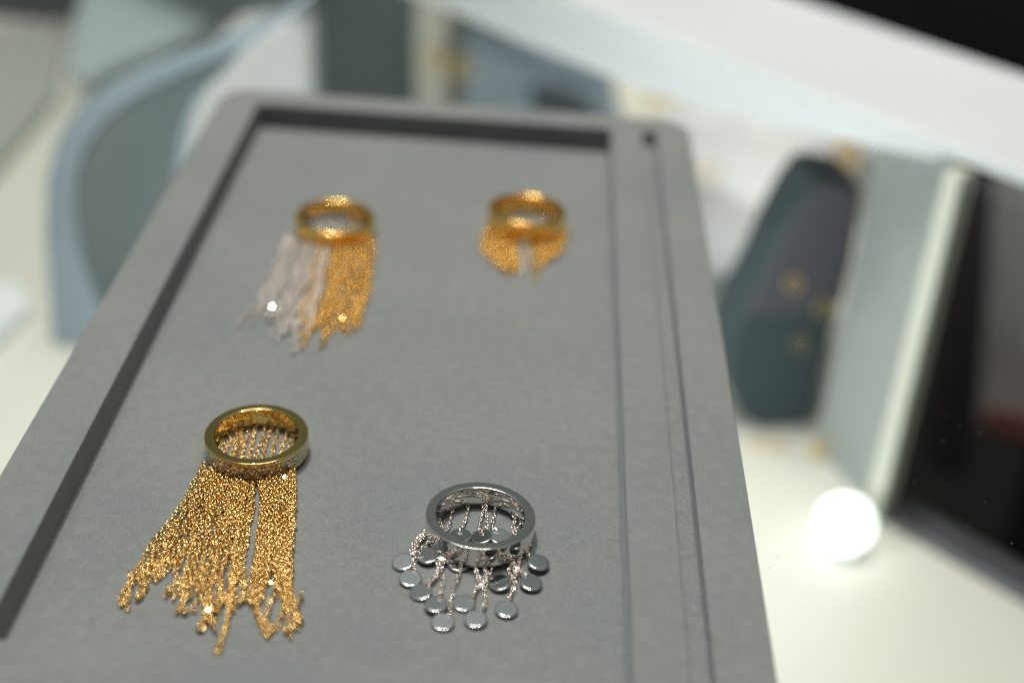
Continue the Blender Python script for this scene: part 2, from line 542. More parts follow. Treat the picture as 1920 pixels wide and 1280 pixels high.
def bauble(name, p, R, r, tilt, m, label, cat, group=None, sc=(1, 1, 1)):
    V, F = torus_vf(R, r)
    V = V * np.array(sc)
    Rm = np.array(Matrix.Rotation(math.radians(tilt[0]), 3, 'X') @ Matrix.Rotation(math.radians(tilt[1]), 3, 'Z'))
    V = V @ Rm.T
    me = mesh_obj(name, V, F, m, None, True)
    me.location = [c * S for c in p]
    return tag(me, label, cat, group)

bauble('gold_earring', f_((818, 108)) - back * 3, 4.2, 1.0, (78, 20), GOLD_FAR, 'blurred gold earring at the left on the beige column', 'earring', 'gold earrings on the column')
bauble('gold_earring', f_((868, 124)) - back * 3, 4.2, 1.0, (78, -30), GOLD_FAR, 'blurred gold earring at the right over the olive column side', 'earring', 'gold earrings on the column')

# powder blue shelf with dark notch
P, n, f_, back = vplane((1000, 330), FZ, 4)
root = empty('blue_shelf', tuple(P), 'powder blue display shelf behind the tray with a dark notch', 'display shelf')
prism('shelf_body', [f_(p) for p in [(868, 320), (866, 70), (905, 62), (1120, 140), (1152, 170), (1190, 320)]], back * 60, BLUE, root, 2)
prism('upper_slope', [f_(p) - back * 0.3 for p in [(868, 60), (930, 66), (1130, 136), (1150, 165), (1050, 150), (900, 84)]], -back * 3, mat('blue_grey_board', (0.15, 0.20, 0.24), .8), root, 1)
prism('notch', [f_(p) - back * 0.3 for p in [(990, 158), (1040, 160), (1100, 182), (1130, 230), (1010, 230)]], -back * 2, mat('dark_notch', (0.03, 0.045, 0.055), .8), root, 1)

# white props right behind the tray: cushions and a white box
def pillow(name, px, z, sx, sy, sz, rot, m, label, cat):
    n1, n2 = 24, 14
    V = []
    for i in range(n2 + 1):
        ph = -math.pi / 2 + math.pi * i / n2
        for j in range(n1):
            th = 2 * math.pi * j / n1
            e = 0.55
            sg = lambda x: math.copysign(abs(x) ** e, x)
            V.append((sg(math.cos(ph)) * sg(math.cos(th)) * sx, sg(math.cos(ph)) * sg(math.sin(th)) * sy, math.copysign(abs(math.sin(ph)) ** .8, math.sin(ph)) * sz))
    F = [[i * n1 + j, i * n1 + (j + 1) % n1, (i + 1) * n1 + (j + 1) % n1, (i + 1) * n1 + j] for i in range(n2) for j in range(n1)]
    o = mesh_obj(name, V, F, m, None, True)
    p = at(px, z)
    o.location = [c * S for c in p]
    o.rotation_euler = [math.radians(a) for a in rot]
    return tag(o, label, cat)

IVORY = mat('ivory_leatherette', (0.66, 0.64, 0.53), 0.6)
pillow('white_cushion', (1215, 225), FZ + 22, 40, 22, 20, (25, 0, -25), IVORY, 'ivory cushion right behind the far right corner of the tray', 'cushion')
pillow('white_cushion', (1380, 400), FZ + 20, 48, 40, 20, (18, 0, -30), SNOW, 'white cushion beside the right edge of the tray', 'cushion')
pillow('white_cushion', (1395, 285), FZ + 26, 50, 26, 22, (20, 0, -38), SNOW, 'white cushion farther back under the white rail', 'cushion')
P, n, f_, back = vplane((1560, 420), FZ, 6)
o = prism('white_display_box', [f_(p) for p in [(1490, 420), (1500, 300), (1530, 262), (1640, 280), (1660, 300), (1650, 420)]], back * 30, SNOW, None, 4)
tag(o, 'white display box behind the top of the tapered slate stand', 'display box')
P, n, f_, back = vplane((1400, 500), FZ, -20)
o = prism('cream_riser', [at(p, FZ + 1) for p in [(1250, 400), (1400, 440), (1480, 500), (1420, 560), (1300, 520)]], (0, 0, 9), mat('shade_cream_board', (0.28, 0.28, 0.245), .6), None, 2)  # shadow between the white props is put into this darker board colour
tag(o, 'low cream riser with shade painted into its grey, beside the right edge of the tray', 'riser')
q = at((1590, 290), FZ + 60)
bauble('gold_earring', q, 5, 1.5, (60, 0), GOLD_FAR, 'blurred gold stud earring above the tapered slate stand', 'earring')
q = at((1268, 172), FZ + 45)
bauble('gold_bracelet', q, 15, 1.3, (20, 0), GOLD_FAR, 'thin gold bracelet on the ivory cushion behind the tray', 'bracelet', None, (1, .5, 1))
q = at((1322, 325), FZ + 44)
bauble('gold_chain', q, 6, .9, (30, 0), GOLD_FAR, 'faint gold chain on the white cushion by the tray edge', 'chain', None, (1, .5, 1))

# tapered slate ring stand
P, n, f_, back = vplane((1440, 800), FZ, 12)
root = empty('tapered_ring_stand', tuple(P), 'dark slate tapered ring stand right of the tray on the cream floor', 'display stand')
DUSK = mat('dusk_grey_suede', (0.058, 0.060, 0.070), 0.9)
body = [(1392, 785), (1374, 740), (1366, 680), (1372, 630), (1396, 580), (1430, 520), (1466, 440), (1500, 380), (1530, 340), (1560, 337), (1615, 350), (1618, 365), (1600, 460), (1572, 580),
        (1545, 690), (1520, 790), (1504, 826), (1470, 826), (1430, 806)]
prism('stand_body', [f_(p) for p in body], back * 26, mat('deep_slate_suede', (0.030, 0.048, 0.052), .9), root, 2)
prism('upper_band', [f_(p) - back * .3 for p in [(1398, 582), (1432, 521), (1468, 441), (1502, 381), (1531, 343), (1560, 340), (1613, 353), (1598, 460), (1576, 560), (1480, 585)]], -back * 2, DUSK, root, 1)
for px_, lab, rr_ in (((1480, 520), 'upper of the two blurred gold rings on the slate stand', .34), ((1536, 566), 'lower of the two blurred gold rings on the slate stand', .34),
                 ((1492, 632), 'faint gold ring low on the slate stand', .16)):
    bauble('gold_ring', f_(px_) - back * 5, 2.6, rr_, (70, random.uniform(-40, 40)), GOLD_FAR, lab, 'ring', 'gold rings on the slate stand')
bauble('gold_earring', at((1532, 842), FZ + 4), 3, .7, (70, 10), GOLD_FAR, 'small gold earring at the foot of the slate stand', 'earring')
bauble('gold_chain', at((1440, 832), FZ + 2), 7, .5, (10, 0), GOLD_FAR, 'thin gold chain lying at the front foot of the slate stand', 'chain', None, (1, .4, 1))

# ================================================================== the tray
D = 7.27
root = empty('jewellery_tray', (68, -127, -12), 'grey suede jewellery tray with a recess and a long groove', 'tray')
outer = rrect(0, -252, 136.2, 0, 9)
recess = rrect(11.4, -230.5, 113.4, -10.1, 1.2, 4)
groove = rrect(122.4, -246, 126.3, -10.5, 1.0, 4)
rim = tray_mesh('rim', outer, [recess[::-1], groove[::-1]], -8.6, 0, SUEDE, root, 0.32)
base = footprint('recess_floor', rrect(11.0, -231, 113.8, -9.7, 1.2, 4), -11.4, -D, SUEDE, root)
gb = footprint('groove_floor', rrect(122.1, -246.4, 126.6, -10.1, 1, 4), -11.4, -4.0, SUEDE, root)
under = tray_mesh('underside', rrect(0.4, -251.6, 135.8, -0.4, 8.8), [rrect(10.9, -231.1, 113.9, -9.6, 1.2, 4)[::-1], rrect(122.0, -246.5, 126.7, -10.0, 1, 4)[::-1]], -12.0, -8.61, SUEDE, root, 0.3)
FL = -D

# ================================================================== jewellery
def link_vf(L=0.98, W=0.70, r=0.085, nu=12, nv=5):
    """one oval cable link lying in xy, long axis x"""
    a = np.linspace(0, 2 * np.pi, nu, endpoint=False); b = np.linspace(0, 2 * np.pi, nv, endpoint=False)
    ca, sa = np.cos(a), np.sin(a)
    cx = (L / 2 - r) * np.sign(ca) * np.abs(ca) ** .8
    cy = (W / 2 - r) * np.sign(sa) * np.abs(sa) ** .8
    c = np.stack([cx, cy, 0 * cx], 1)
    tan = np.roll(c, -1, 0) - np.roll(c, 1, 0); tan /= np.linalg.norm(tan, axis=1)[:, None]
    nrm = np.stack([tan[:, 1], -tan[:, 0], 0 * cx], 1)
    V = c[:, None, :] + r * (np.cos(b)[None, :, None] * nrm[:, None, :] + np.sin(b)[None, :, None] * np.array([0, 0, 1.0]))
    F = np.array([[i * nv + j, ((i + 1) % nu) * nv + j, ((i + 1) % nu) * nv + (j + 1) % nv, i * nv + (j + 1) % nv] for i in range(nu) for j in range(nv)])
    return V.reshape(-1, 3), F

def chain(path, mt, parent, pitch=0.94, L=1.36, W=1.0, r=0.145, name='chain', nu=12, nv=6):
    """real linked chain along a 3d path (mm)"""
    LV, LF = link_vf(L, W, r, nu, nv)
    n = max(2, int(length(path) / pitch))
    Q = resample(path, n + 1)
    mid = (Q[1:] + Q[:-1]) / 2
    tan = Q[1:] - Q[:-1]; tan /= np.linalg.norm(tan, axis=1)[:, None]
    V, F = [], []
    ph = rng.uniform(0, math.pi)
    for i in range(n):
        ph += math.pi / 2 + rng.normal(0, .22)
        t = tan[i]
        s = np.cross(t, [0, 0, 1.0]); s /= np.linalg.norm(s) + 1e-9
        b = np.cross(s, t)
        y = math.cos(ph) * s + math.sin(ph) * b
        z = np.cross(t, y)
        R_ = np.stack([t, y, z], 1)
        V.append(LV @ R_.T + mid[i] + rng.normal(0, .03, 3))
        F.append(LF + i * len(LV))
    return mesh_obj(name, np.vstack(V), np.vstack(F).tolist(), mt, parent, True)

def lathe(profile, center, n=160):
    """closed profile of (r, z)"""
    k = len(profile)
    V = [(center[0] + r * math.cos(2 * math.pi * i / n), center[1] + r * math.sin(2 * math.pi * i / n), center[2] + z) for i in range(n) for r, z in profile]
    F = [[i * k + j, ((i + 1) % n) * k + j, ((i + 1) % n) * k + (j + 1) % k, i * k + (j + 1) % k] for i in range(n) for j in range(k)]
    return V, F

def round_profile(ri, ro, h, b=.2, comfort=.18, sunk=0.0):
    """band profile, counter-clockwise, with small rolled edges"""
    P = []
    def arc(cx, cz, r, a0, a1, m=4):
        for i in range(m + 1):
            a = math.radians(a0 + (a1 - a0) * i / m)
            P.append((cx + r * math.cos(a), cz + r * math.sin(a)))
    arc(ro - b, b, b, -90, 0)
    if sunk:
        P.append((ro, .45)); P.append((ro - sunk, .5)); P.append((ro - sunk, h - .5)); P.append((ro, h - .45))
    if not sunk: P += [(ro, b + .05), (ro, h - b - .05)]
    arc(ro - b, h - b, b, 0, 90)
    bi = b * 1.5
    P += [(ro - b - .05, h), (ri + bi + .05, h)]
    arc(ri + bi, h - bi, bi, 90, 180, 5)
    for i in range(1, 6):
        q = i / 6
        P.append((ri - comfort * math.sin(math.pi * q), h - bi - (h - 2 * bi) * q))
    arc(ri + bi, bi, bi, 180, 270, 5)
    return P

def band(root, center, ri, ro, h, m, tilt=(0, 0), sunk=0.0, name='band', b=.2):
    V, F = lathe(round_profile(ri, ro, h, b=b, sunk=sunk), (0, 0, 0))
    V = np.array(V)
    Rm = np.array(Matrix.Rotation(math.radians(tilt[0]), 3, 'X') @ Matrix.Rotation(math.radians(tilt[1]), 3, 'Y'))
    V = V @ Rm.T + np.array(center)
    o = mesh_obj(name, V, F, m, root, True, 38)
    bm = bmesh.new(); bm.from_mesh(o.data); bmesh.ops.recalc_face_normals(bm, faces=bm.faces); bm.to_mesh(o.data); bm.free()
    return o, Rm

def pave(root, center, Rm, R, h, rows, d, m):
    """rows of small faceted stones set round the outside of a band"""
    V, F = [], []
    z0 = .62; pitch_z = (h - 2 * z0) / (rows - 1)
    nst = int(2 * math.pi * R / d)
    for k in range(rows):
        for i in range(nst):
            a = 2 * math.pi * (i + .5 * (k % 2)) / nst
            n = np.array([math.cos(a), math.sin(a), 0]); t = np.array([-math.sin(a), math.cos(a), 0]); z = np.array([0, 0, 1.0])
            c = n * R + z * (z0 + pitch_z * k)
            tw = rng.uniform(0, 6.28)
            n2 = n + t * rng.normal(0, .2) + z * (rng.normal(0, .2) + .12); n2 /= np.linalg.norm(n2)
            t = np.cross(z, n2); t /= np.linalg.norm(t); z2 = np.cross(n2, t)
            o = len(V)
            for rr, hh in ((d * .50, -.05), (d * .47, .02), (d * .27, .17)):
                for j in range(8):
                    b = tw + j * math.pi / 4 + (math.pi / 8 if rr < d * .3 else 0)
                    V.append(c + (t * math.cos(b) + z2 * math.sin(b)) * rr + n2 * hh)
            for j in range(8):
                j2 = (j + 1) % 8
                F.append([o + j, o + j2, o + 8 + j2, o + 8 + j])
                F.append([o + 8 + j, o + 8 + j2, o + 16 + j])
                F.append([o + 8 + j2, o + 16 + j2, o + 16 + j])
            F.append([o + 16 + j for j in range(8)])
    V = np.array(V) @ Rm.T + np.array(center)
    return mesh_obj('pave_stones', V, F, m, root)

def beads(root, center, Rm, R, z, count, r, m, name):
    """fine milgrain edge"""
    V, F = torus_vf(R, r, 160, 8)
    V = (V + np.array([0, 0, z])) @ Rm.T + np.array(center)
    return mesh_obj(name, V, F, m, root, True)

def flat(pts, z=FL + .5):
    return np.array([at(p, z) for p in pts])

def drape(px_pts, mt, root, z=.45, z1=None, wig=.25, frac=1.0, **kw):
    """chain through places on the tray floor, lying at height z above it and sinking to z1"""
    P = flat(px_pts)
    n = 60
    Q = spline(P, n)
    Q = Q[:max(8, int(n * frac))]
    Q = resample(Q, n)
    s = np.linspace(0, 1, n)
    z1 = z if z1 is None else z1
    amp = wig * np.minimum(1, s * 3)
    f1, f2, p1, p2 = rng.uniform(2, 4), rng.uniform(5, 9), rng.uniform(0, 6.28), rng.uniform(0, 6.28)
    off = amp * (np.sin(f1 * s * 6.28 + p1) * .6 + np.sin(f2 * s * 6.28 + p2) * .4)
    Q[:, 0] += off
    Q[:, 2] = FL + z + (z1 - z) * s + .12 * np.sin(f2 * s * 5 + p2)
    return chain(Q, mt, root, **kw)

def fringe(guides, per, mts, root, layers, zs, wig=.3, short=(.78, 1.0), jit=1.0, **kw):
    """chains between neighbouring guide lines, in stacked layers"""
    G = []
    for g in guides:
        G.append(spline(np.array(g, float), 24))
    G = np.array(G)
    cnt = (len(G) - 1) * per + 1
    for li in range(layers):
        for c in range(cnt):
            if li and rng.random() < (.35 if 'pitch' in kw else .12): continue
            x = (c + (.5 if li % 2 else 0)) / per + rng.normal(0, .06)
            x = min(max(x, 0), len(G) - 1)
            i = min(int(x), len(G) - 2); f = x - i
            g = G[i] * (1 - f) + G[i + 1] * f
            fr = 1.0 if (abs(f) < .12 and li == 0) else rng.uniform(*short)
            if li: fr *= rng.uniform(.80, 1.0)
            g = g[:max(6, int(24 * fr))]
            m = mts(x / (len(G) - 1), li)
            # the last stretch of a strand curls a little to one side
            cu = rng.normal(0, 2.2 * jit)
            k = np.linspace(0, 1, len(g)); g = g.copy(); g[:, 0] += cu * np.maximum(0, k - .75) * 4
            z = zs[0] + li * zs[1]
            drape(g[::2].tolist() + [g[-1].tolist()], m, root, z=z, z1=.4 + li * .35 * zs[1] + rng.uniform(0, .25), wig=wig * jit, **kw)

def glint_tag(p, size, mt, root, lamp_loc, thick=.18):
    """small flat oval plate added for a glint, its face turned to mirror a lamp"""
    p = np.array(p); size *= .55
    vdir = CAM - p; vdir /= np.linalg.norm(vdir)
    l = np.array(lamp_loc) - p; l /= np.linalg.norm(l)
    n = vdir + l; n /= np.linalg.norm(n)
    t = np.cross(n, [0, 1, .3]); t /= np.linalg.norm(t); b = np.cross(n, t)
    k = 16; V = []
    for hh, s in ((-thick / 2, .85), (-thick / 4, 1), (thick / 4, 1), (thick / 2, .85)):
        for j in range(k):
            a = 2 * math.pi * j / k
            V.append(p + (t * math.cos(a) * .8 + b * math.sin(a)) * size * s + n * hh)
    F = [list(range(k))[::-1], [3 * k + j for j in range(k)]]
    for r_ in range(3):
        for j in range(k):
            F.append([r_ * k + j, r_ * k + (j + 1) % k, (r_ + 1) * k + (j + 1) % k, (r_ + 1) * k + j])
    return mesh_obj('glint_plate', V, F, mt, root)

SPOT_A, SPOT_B = (-90, 60, 1150), (200, 70, 1150)

# ---------------- ring 1: gold, pave band, long fringe (front left)
c1 = at((481.5, 812), FL + 4.7)
c1 = np.array([c1[0], c1[1], FL + .9])
R1 = empty('fringe_ring', (c1[0], c1[1], FL), 'gold ring with diamond studded band and long gold chain fringe, front left in the tray', 'ring', 'fringed rings in the tray')
b1, Rm1 = band(R1, c1, 8.1, 10.0, 3.85, GOLD_BAND, (0.6, -.8), sunk=.25)
pave(b1, c1, Rm1, 9.78, 3.85, 4, .92, STONE)
guides1 = [
    [(388, 872), (366, 915), (337, 965), (300, 1010), (272, 1055), (248, 1092), (233, 1120), (246, 1143)],
    [(400, 884), (378, 930), (347, 985), (314, 1030), (284, 1065), (266, 1100), (258, 1128)],
    [(412, 892), (392, 940), (364, 990), (338, 1035), (317, 1060), (302, 1075), (295, 1087)],
    [(424, 897), (407, 945), (381, 1000), (360, 1050), (344, 1080), (324, 1095), (316, 1118)],
    [(436, 902), (421, 960), (401, 1015), (380, 1060), (364, 1095), (347, 1120), (338, 1158)],
    [(448, 904), (437, 960), (420, 1020), (403, 1070), (393, 1110), (381, 1150), (376, 1188)],
    [(459, 905), (450, 960), (438, 1020), (428, 1070), (427, 1110), (424, 1150), (414, 1180)],
    [(477, 905), (475, 945), (464, 1005), (450, 1050), (446, 1085), (442, 1110), (447, 1140)],
]
guides1b = [
    [(483, 905), (491, 940), (484, 1005), (478, 1060), (476, 1110), (480, 1135)],
    [(500, 904), (500, 950), (502, 1000), (500, 1060), (494, 1105), (487, 1125)],
    [(513, 902), (514, 950), (516, 1000), (517, 1060), (516, 1105), (512, 1122)],
    [(526, 898), (528, 950), (529, 1000), (529, 1060), (533, 1110), (537, 1150)],
    [(540, 893), (541, 940), (540, 1000), (537, 1050), (541, 1105), (548, 1140)],
    [(552, 885), (553, 930), (550, 990), (545, 1050), (543, 1095), (545, 1120)],
]
gm = lambda x, li: GOLD
fringe(guides1, 2, gm, R1, 2, (.45, .6), wig=.32, short=(.84, 1.0), jit=1.5)
fringe(guides1b, 2, gm, R1, 3, (.45, .55), wig=.22, short=(.86, 1.0))
for pts, z in [
    ([(474, 905), (470, 950), (464, 1000), (459, 1040), (456, 1066), (460, 1100), (470, 1134)], .5),
    ([(459, 905), (450, 960), (440, 1030), (432, 1080), (431, 1120), (428, 1160), (414, 1190), (407, 1212), (404, 1231)], .4),
    ([(461, 905), (453, 960), (443, 1030), (436, 1080), (433, 1120), (426, 1165), (418, 1190), (412, 1226)], .7),
    ([(490, 905), (490, 970), (487, 1050), (478, 1100), (479, 1140), (487, 1168), (501, 1196)], .4),
    ([(494, 905), (494, 970), (492, 1050), (484, 1100), (484, 1138), (492, 1162), (508, 1178)], .7),
    ([(520, 900), (520, 960), (519, 1050), (517, 1095), (529, 1125), (528, 1158), (516, 1180), (500, 1190)], .5),
    ([(530, 897), (531, 960), (530, 1050), (534, 1110), (541, 1150), (540, 1180), (544, 1197)], .4),
    ([(546, 890), (546, 960), (542, 1050), (545, 1105), (556, 1140), (560, 1160), (557, 1180)], .4),
    ([(550, 888), (549, 960), (545, 1045), (540, 1090), (546, 1110), (557, 1150), (562, 1172)], .7),
    ([(383, 868), (362, 910), (330, 962), (298, 1002), (264, 1052), (244, 1090), (226, 1118), (229, 1136)], .5),
    ([(396, 880), (370, 925), (322, 1000), (284, 1050), (270, 1080), (273, 1104)], .9),
    ([(404, 886), (380, 935), (340, 1000), (316, 1030), (300, 1054), (286, 1082)], 1.1),
    ([(440, 902), (428, 960), (408, 1030), (384, 1090), (362, 1118), (342, 1130), (332, 1150)], 1.0),
    ([(446, 903), (434, 960), (416, 1030), (398, 1090), (386, 1130), (390, 1160), (404, 1186)], .9),
    ([(452, 904), (442, 960), (426, 1030), (414, 1090), (402, 1140), (384, 1166), (372, 1180)], 1.1),
]:
    drape(pts, GOLD, R1, z=z + .3, z1=z, wig=.2)
# ends that curl back on themselves
for ex, ey in [(236, 1134), (262, 1126), (298, 1084), (322, 1114), (345, 1152), (378, 1184), (396, 1172), (448, 1136), (464, 1128), (502, 1188), (544, 1188), (558, 1172),
               (346, 1122), (302, 1066), (408, 1150)]:
    sg = random.choice((-1, 1))
    w1, w2 = random.uniform(5, 10), random.uniform(10, 20)
    drape([(ex + random.uniform(0, 14), ey - 58), (ex - sg * 5 + 3, ey - 30), (ex - sg * 4, ey - 10), (ex + sg * 2, ey), (ex + sg * w1, ey - 5), (ex + sg * w1 * .8, ey - w2)], GOLD, R1,
          z=1.3, z1=.6, wig=.15)
# strands seen through the ring
for a, b in [((432, 812), (422, 850)), ((444, 803), (436, 852)), ((456, 799), (441, 852)), ((470, 795), (452, 856)), ((481, 793), (467, 858)), ((500, 792), (478, 862)), ((512, 794), (490, 864)),
             ((524, 797), (508, 862)), ((540, 803), (524, 858)), ((550, 812), (541, 850)), ((420, 822), (412, 846)), ((449, 801), (455, 853))]:
    m = ((a[0] + b[0]) / 2 + random.uniform(-1.5, 1.5), (a[1] + b[1]) / 2)
    drape([a, m, b, (b[0] - 8, b[1] + 42)], GOLD, R1, z=.5, z1=.6, wig=.1)
glint_tag(at((390, 1143), FL + 1.9), .62, GOLD, R1, SPOT_A)
glint_tag(at((508, 1092), FL + 2.0), .58, GOLD, R1, SPOT_B)
glint_tag(at((533, 894), FL + 2.2), .75, GOLD, R1, SPOT_A)

# ---------------- ring 2: white gold with disc charms (front right)
c2 = at((900.8, 966), FL + 4.7)
c2 = np.array([c2[0], c2[1], FL + .9])
R2 = empty('disc_charm_ring', (c2[0], c2[1], FL), 'polished silver ring with short chains ending in round mirror discs, front right in the tray', 'ring', 'fringed rings in the tray')
band(R2, c2, 8.05, 10.0, 4.0, SILVER, (-1.0, .5))
def cp(p): return (700 + p[0] / 3.764, 870 + p[1] / 3.764)

def disc(center_px, hole_px, parent, lift=.9, r=2.03, th=.48, tilt=None):
    """round polished plate with a rolled edge; centre from the floor position"""
    c = at(center_px, FL + lift)
    if tilt is None:
        tilt = (rng.normal(2.8, 2.0), rng.normal(-1.0, 2.2))
    e = .24
    prof = [(0.01, th / 2), (r - e - .05, th / 2)] + [(r - e + e * math.sin(math.radians(a)), th / 2 - e + e * math.cos(math.radians(a))) for a in range(0, 181, 18)][:11]
    prof = [(x, max(z, -th / 2 + .0)) for x, z in prof] + [(r - e - .05, -th / 2), (0.01, -th / 2)]
    V, F = lathe(prof, (0, 0, 0), 48)
    Rm = np.array(Matrix.Rotation(math.radians(tilt[0]), 3, 'X') @ Matrix.Rotation(math.radians(tilt[1]), 3, 'Y'))
    V = np.array(V) @ Rm.T + c
    o = mesh_obj('disc', V, F, DISC, parent, True, 60)
    bm = bmesh.new(); bm.from_mesh(o.data); bmesh.ops.recalc_face_normals(bm, faces=bm.faces); bm.to_mesh(o.data); bm.free()
    # jump ring through the top of the disc
    hp = at(hole_px, FL + lift + .25)
    V, F = torus_vf(.36, .085, 16, 6)
    V = V @ np.array(Matrix.Rotation(1.2, 3, 'X')).T + hp
    return o, mesh_obj('jump_ring', V, F, SILVER_CH, parent, True)

def charm(path, centre, lift=.8, tilt=None, zc=.5, z0=1.2):
    P = [cp(p) for p in path]
    ch = drape(P, SILVER_CH, R2, z=z0, z1=zc + .4, wig=.08, pitch=.80, L=1.14, W=.84, r=.125)
    disc(cp(centre), P[-1], ch, lift, tilt=tilt)

charm([(372, 480), (320, 545), (285, 600), (272, 650)], (210, 690), .7)
charm([(390, 500), (310, 580), (285, 680), (290, 765)], (262, 805), .7)
charm([(470, 560), (460, 690), (450, 790), (400, 840), (392, 875)], (335, 900), .6)
charm([(480, 600), (480, 700), (488, 820), (480, 900), (472, 950)], (443, 988), 1.1)
charm([(620, 640), (612, 760), (565, 880), (548, 980), (533, 1080)], (492, 1112), .6)
charm([(720, 660), (722, 760), (745, 840), (715, 915), (700, 950)], (640, 980), .5)
charm([(780, 660), (785, 780), (785, 900), (792, 1000), (757, 1035)], (722, 1092), .7)
charm([(880, 590), (860, 680), (838, 730), (826, 785)], (892, 835), .9, (2, -9))
charm([(960, 620), (990, 720), (1000, 820), (985, 890), (950, 962)], (940, 1022), .7)
charm([(1100, 585), (1082, 620), (1095, 655)], (1165, 692), 1.3, (3, 8))
charm([(1040, 600), (1030, 700), (1020, 765), (1082, 795)], (1113, 835), .9, (2, 5))
charm([(450, 530), (400, 560), (345, 600), (330, 640)], (385, 645), 1.1, (4, -7))
charm([(440, 520), (420, 560), (440, 590)], (468, 612), .5)
charm([(560, 600), (530, 660), (500, 690), (560, 705)], (603, 700), .6)
charm([(900, 600), (860, 610), (820, 640), (790, 660)], (840, 660), .6)
charm([(700, 620), (680, 660), (650, 690)], (690, 670), .5)
for pts in ([(560, 322), (540, 400), (520, 482)], [(655, 262), (668, 300), (655, 380), (630, 450), (612, 480)],
            [(800, 235), (780, 300), (760, 400), (745, 455), (765, 490)], [(880, 275), (855, 340), (845, 400), (835, 455), (870, 480)]):
    if len(pts) > 3:
        charm(pts, {655: (615, 505), 800: (765, 512), 880: (890, 508)}[pts[0][0]], .6, None if pts[0][0] != 800 else (1, -12), z0=.8)
    else:
        drape([cp(p) for p in pts], SILVER_CH, R2, z=.7, z1=.6, wig=.05, pitch=.80, L=1.14, W=.84, r=.125)
for pts in ([(948, 330), (975, 370), (1000, 400), (985, 470), (1010, 560)], [(985, 350), (1030, 400), (1040, 440), (1000, 480), (1010, 540)], [(470, 380), (468, 420), (500, 500)],
            [(800, 240), (792, 320), (800, 420), (800, 470)],
            [(620, 590), (600, 625), (560, 650), (520, 690), (460, 760), (430, 820), (395, 850)],
            [(650, 600), (665, 640), (640, 690)], [(760, 620), (740, 690), (780, 740), (800, 790), (795, 860), (735, 880), (705, 930)],
            [(930, 600), (900, 690), (960, 700), (1000, 720)], [(1090, 590), (1040, 640), (990, 690), (960, 780), (1000, 850)],
            [(860, 600), (880, 700), (830, 690), (760, 700), (720, 690)], [(1110, 580), (1050, 640), (1020, 720), (1010, 800)],
            [(400, 510), (350, 520), (300, 560), (265, 610), (290, 640)], [(480, 545), (420, 545), (370, 520)]):
    drape([cp(p) for p in pts], SILVER_CH, R2, z=1.3, z1=.9, wig=.1, pitch=.80, L=1.14, W=.84, r=.125)
glint_tag(at(cp((482, 668)), FL + 2.0), .5, SILVER, R2, SPOT_A)

# ---------------- ring 3: gold band, half white half yellow fringe (back left)
c3 = at((628, 405), FL + 4.7)
c3 = np.array([c3[0], c3[1], FL + .9])
R3 = empty('two_tone_fringe_ring', (c3[0], c3[1], FL), 'gold ring with half silver, half gold chain fringe, back left in the tray', 'ring', 'fringed rings in the tray')
band(R3, c3, 8.3, 10.0, 3.9, GOLD_WARM, (0, 1), b=.42)
guides3 = [
    [(538, 440), (524, 480), (508, 520), (490, 560), (466, 588), (452, 609)],
    [(552, 448), (538, 490), (520, 540), (504, 580), (490, 605), (480, 628)],
    [(568, 455), (556, 500), (540, 550), (528, 590), (516, 625), (513, 659)],
    [(584, 462), (574, 510), (562, 560), (550, 600), (538, 630), (530, 655)],
    [(600, 466), (592, 515), (582, 565), (572, 605), (560, 635), (551, 664)],
    [(613, 468), (605, 518), (595, 566), (584, 606), (572, 630), (560, 650)],
]
guides3b = [
    [(622, 468), (614, 520), (604, 570), (592, 605), (578, 635), (566, 656)],
    [(634, 468), (630, 520), (620, 565), (610, 590), (596, 615), (588, 635)],
    [(650, 466), (646, 520), (636, 570), (626, 605), (616, 635), (600, 655)],
    [(668, 462), (664, 520), (656, 570), (648, 600), (638, 625), (630, 640)],
    [(686, 456), (684, 510), (676, 560), (668, 595), (660, 615), (650, 636)],
    [(703, 446), (700, 490), (692, 540), (682, 580), (670, 605), (662, 626)],
]
fringe(guides3, 2, lambda x, li: GOLD_DEEP if (li == 0 and x > .82) else SILVER_FAR, R3, 2, (.45, .7), wig=.55, short=(.82, 1.0), pitch=.88, L=1.26, W=.92, r=.135, nu=10)
fringe(guides3b, 2, lambda x, li: GOLD_DEEP, R3, 2, (.45, .7), wig=.55, short=(.84, 1.0), pitch=.88, L=1.26, W=.92, r=.135, nu=10)
for a, b in [((585, 396), (575, 422)), ((600, 392), (590, 428)), ((614, 390), (606, 430)), ((630, 389), (622, 432)), ((646, 390), (640, 430)), ((660, 392), (654, 428)), ((674, 398), (668, 424))]:
    drape([a, ((a[0] + b[0]) / 2, (a[1] + b[1]) / 2), b, (b[0] - 6, b[1] + 30)], SILVER_CH if a[0] < 650 else GOLD_DEEP, R3, z=.5, z1=.6, wig=.1, pitch=.88, L=1.26, W=.92, r=.135, nu=10)
for pts, m_ in (([(560, 455), (548, 500), (556, 540), (540, 580), (524, 596)], SILVER_FAR), ([(545, 455), (530, 500), (520, 545), (498, 575), (478, 592)], SILVER_FAR),
            ([(590, 466), (580, 510), (560, 560), (552, 600), (534, 628)], SILVER_FAR), ([(604, 468), (585, 520), (580, 560), (566, 590), (572, 620)], GOLD_DEEP),
            ([(660, 466), (650, 520), (660, 560), (640, 600), (650, 622)], GOLD_DEEP), ([(690, 456), (680, 510), (672, 550), (680, 580), (664, 606)], GOLD_DEEP),
            ([(575, 460), (560, 510), (544, 552), (536, 580), (508, 604)], SILVER_FAR), ([(640, 468), (626, 520), (632, 560), (612, 600), (606, 640)], GOLD_DEEP)):
    drape(pts, m_, R3, z=1.9, z1=1.2, wig=.5, pitch=.88, L=1.26, W=.92, r=.135, nu=10)
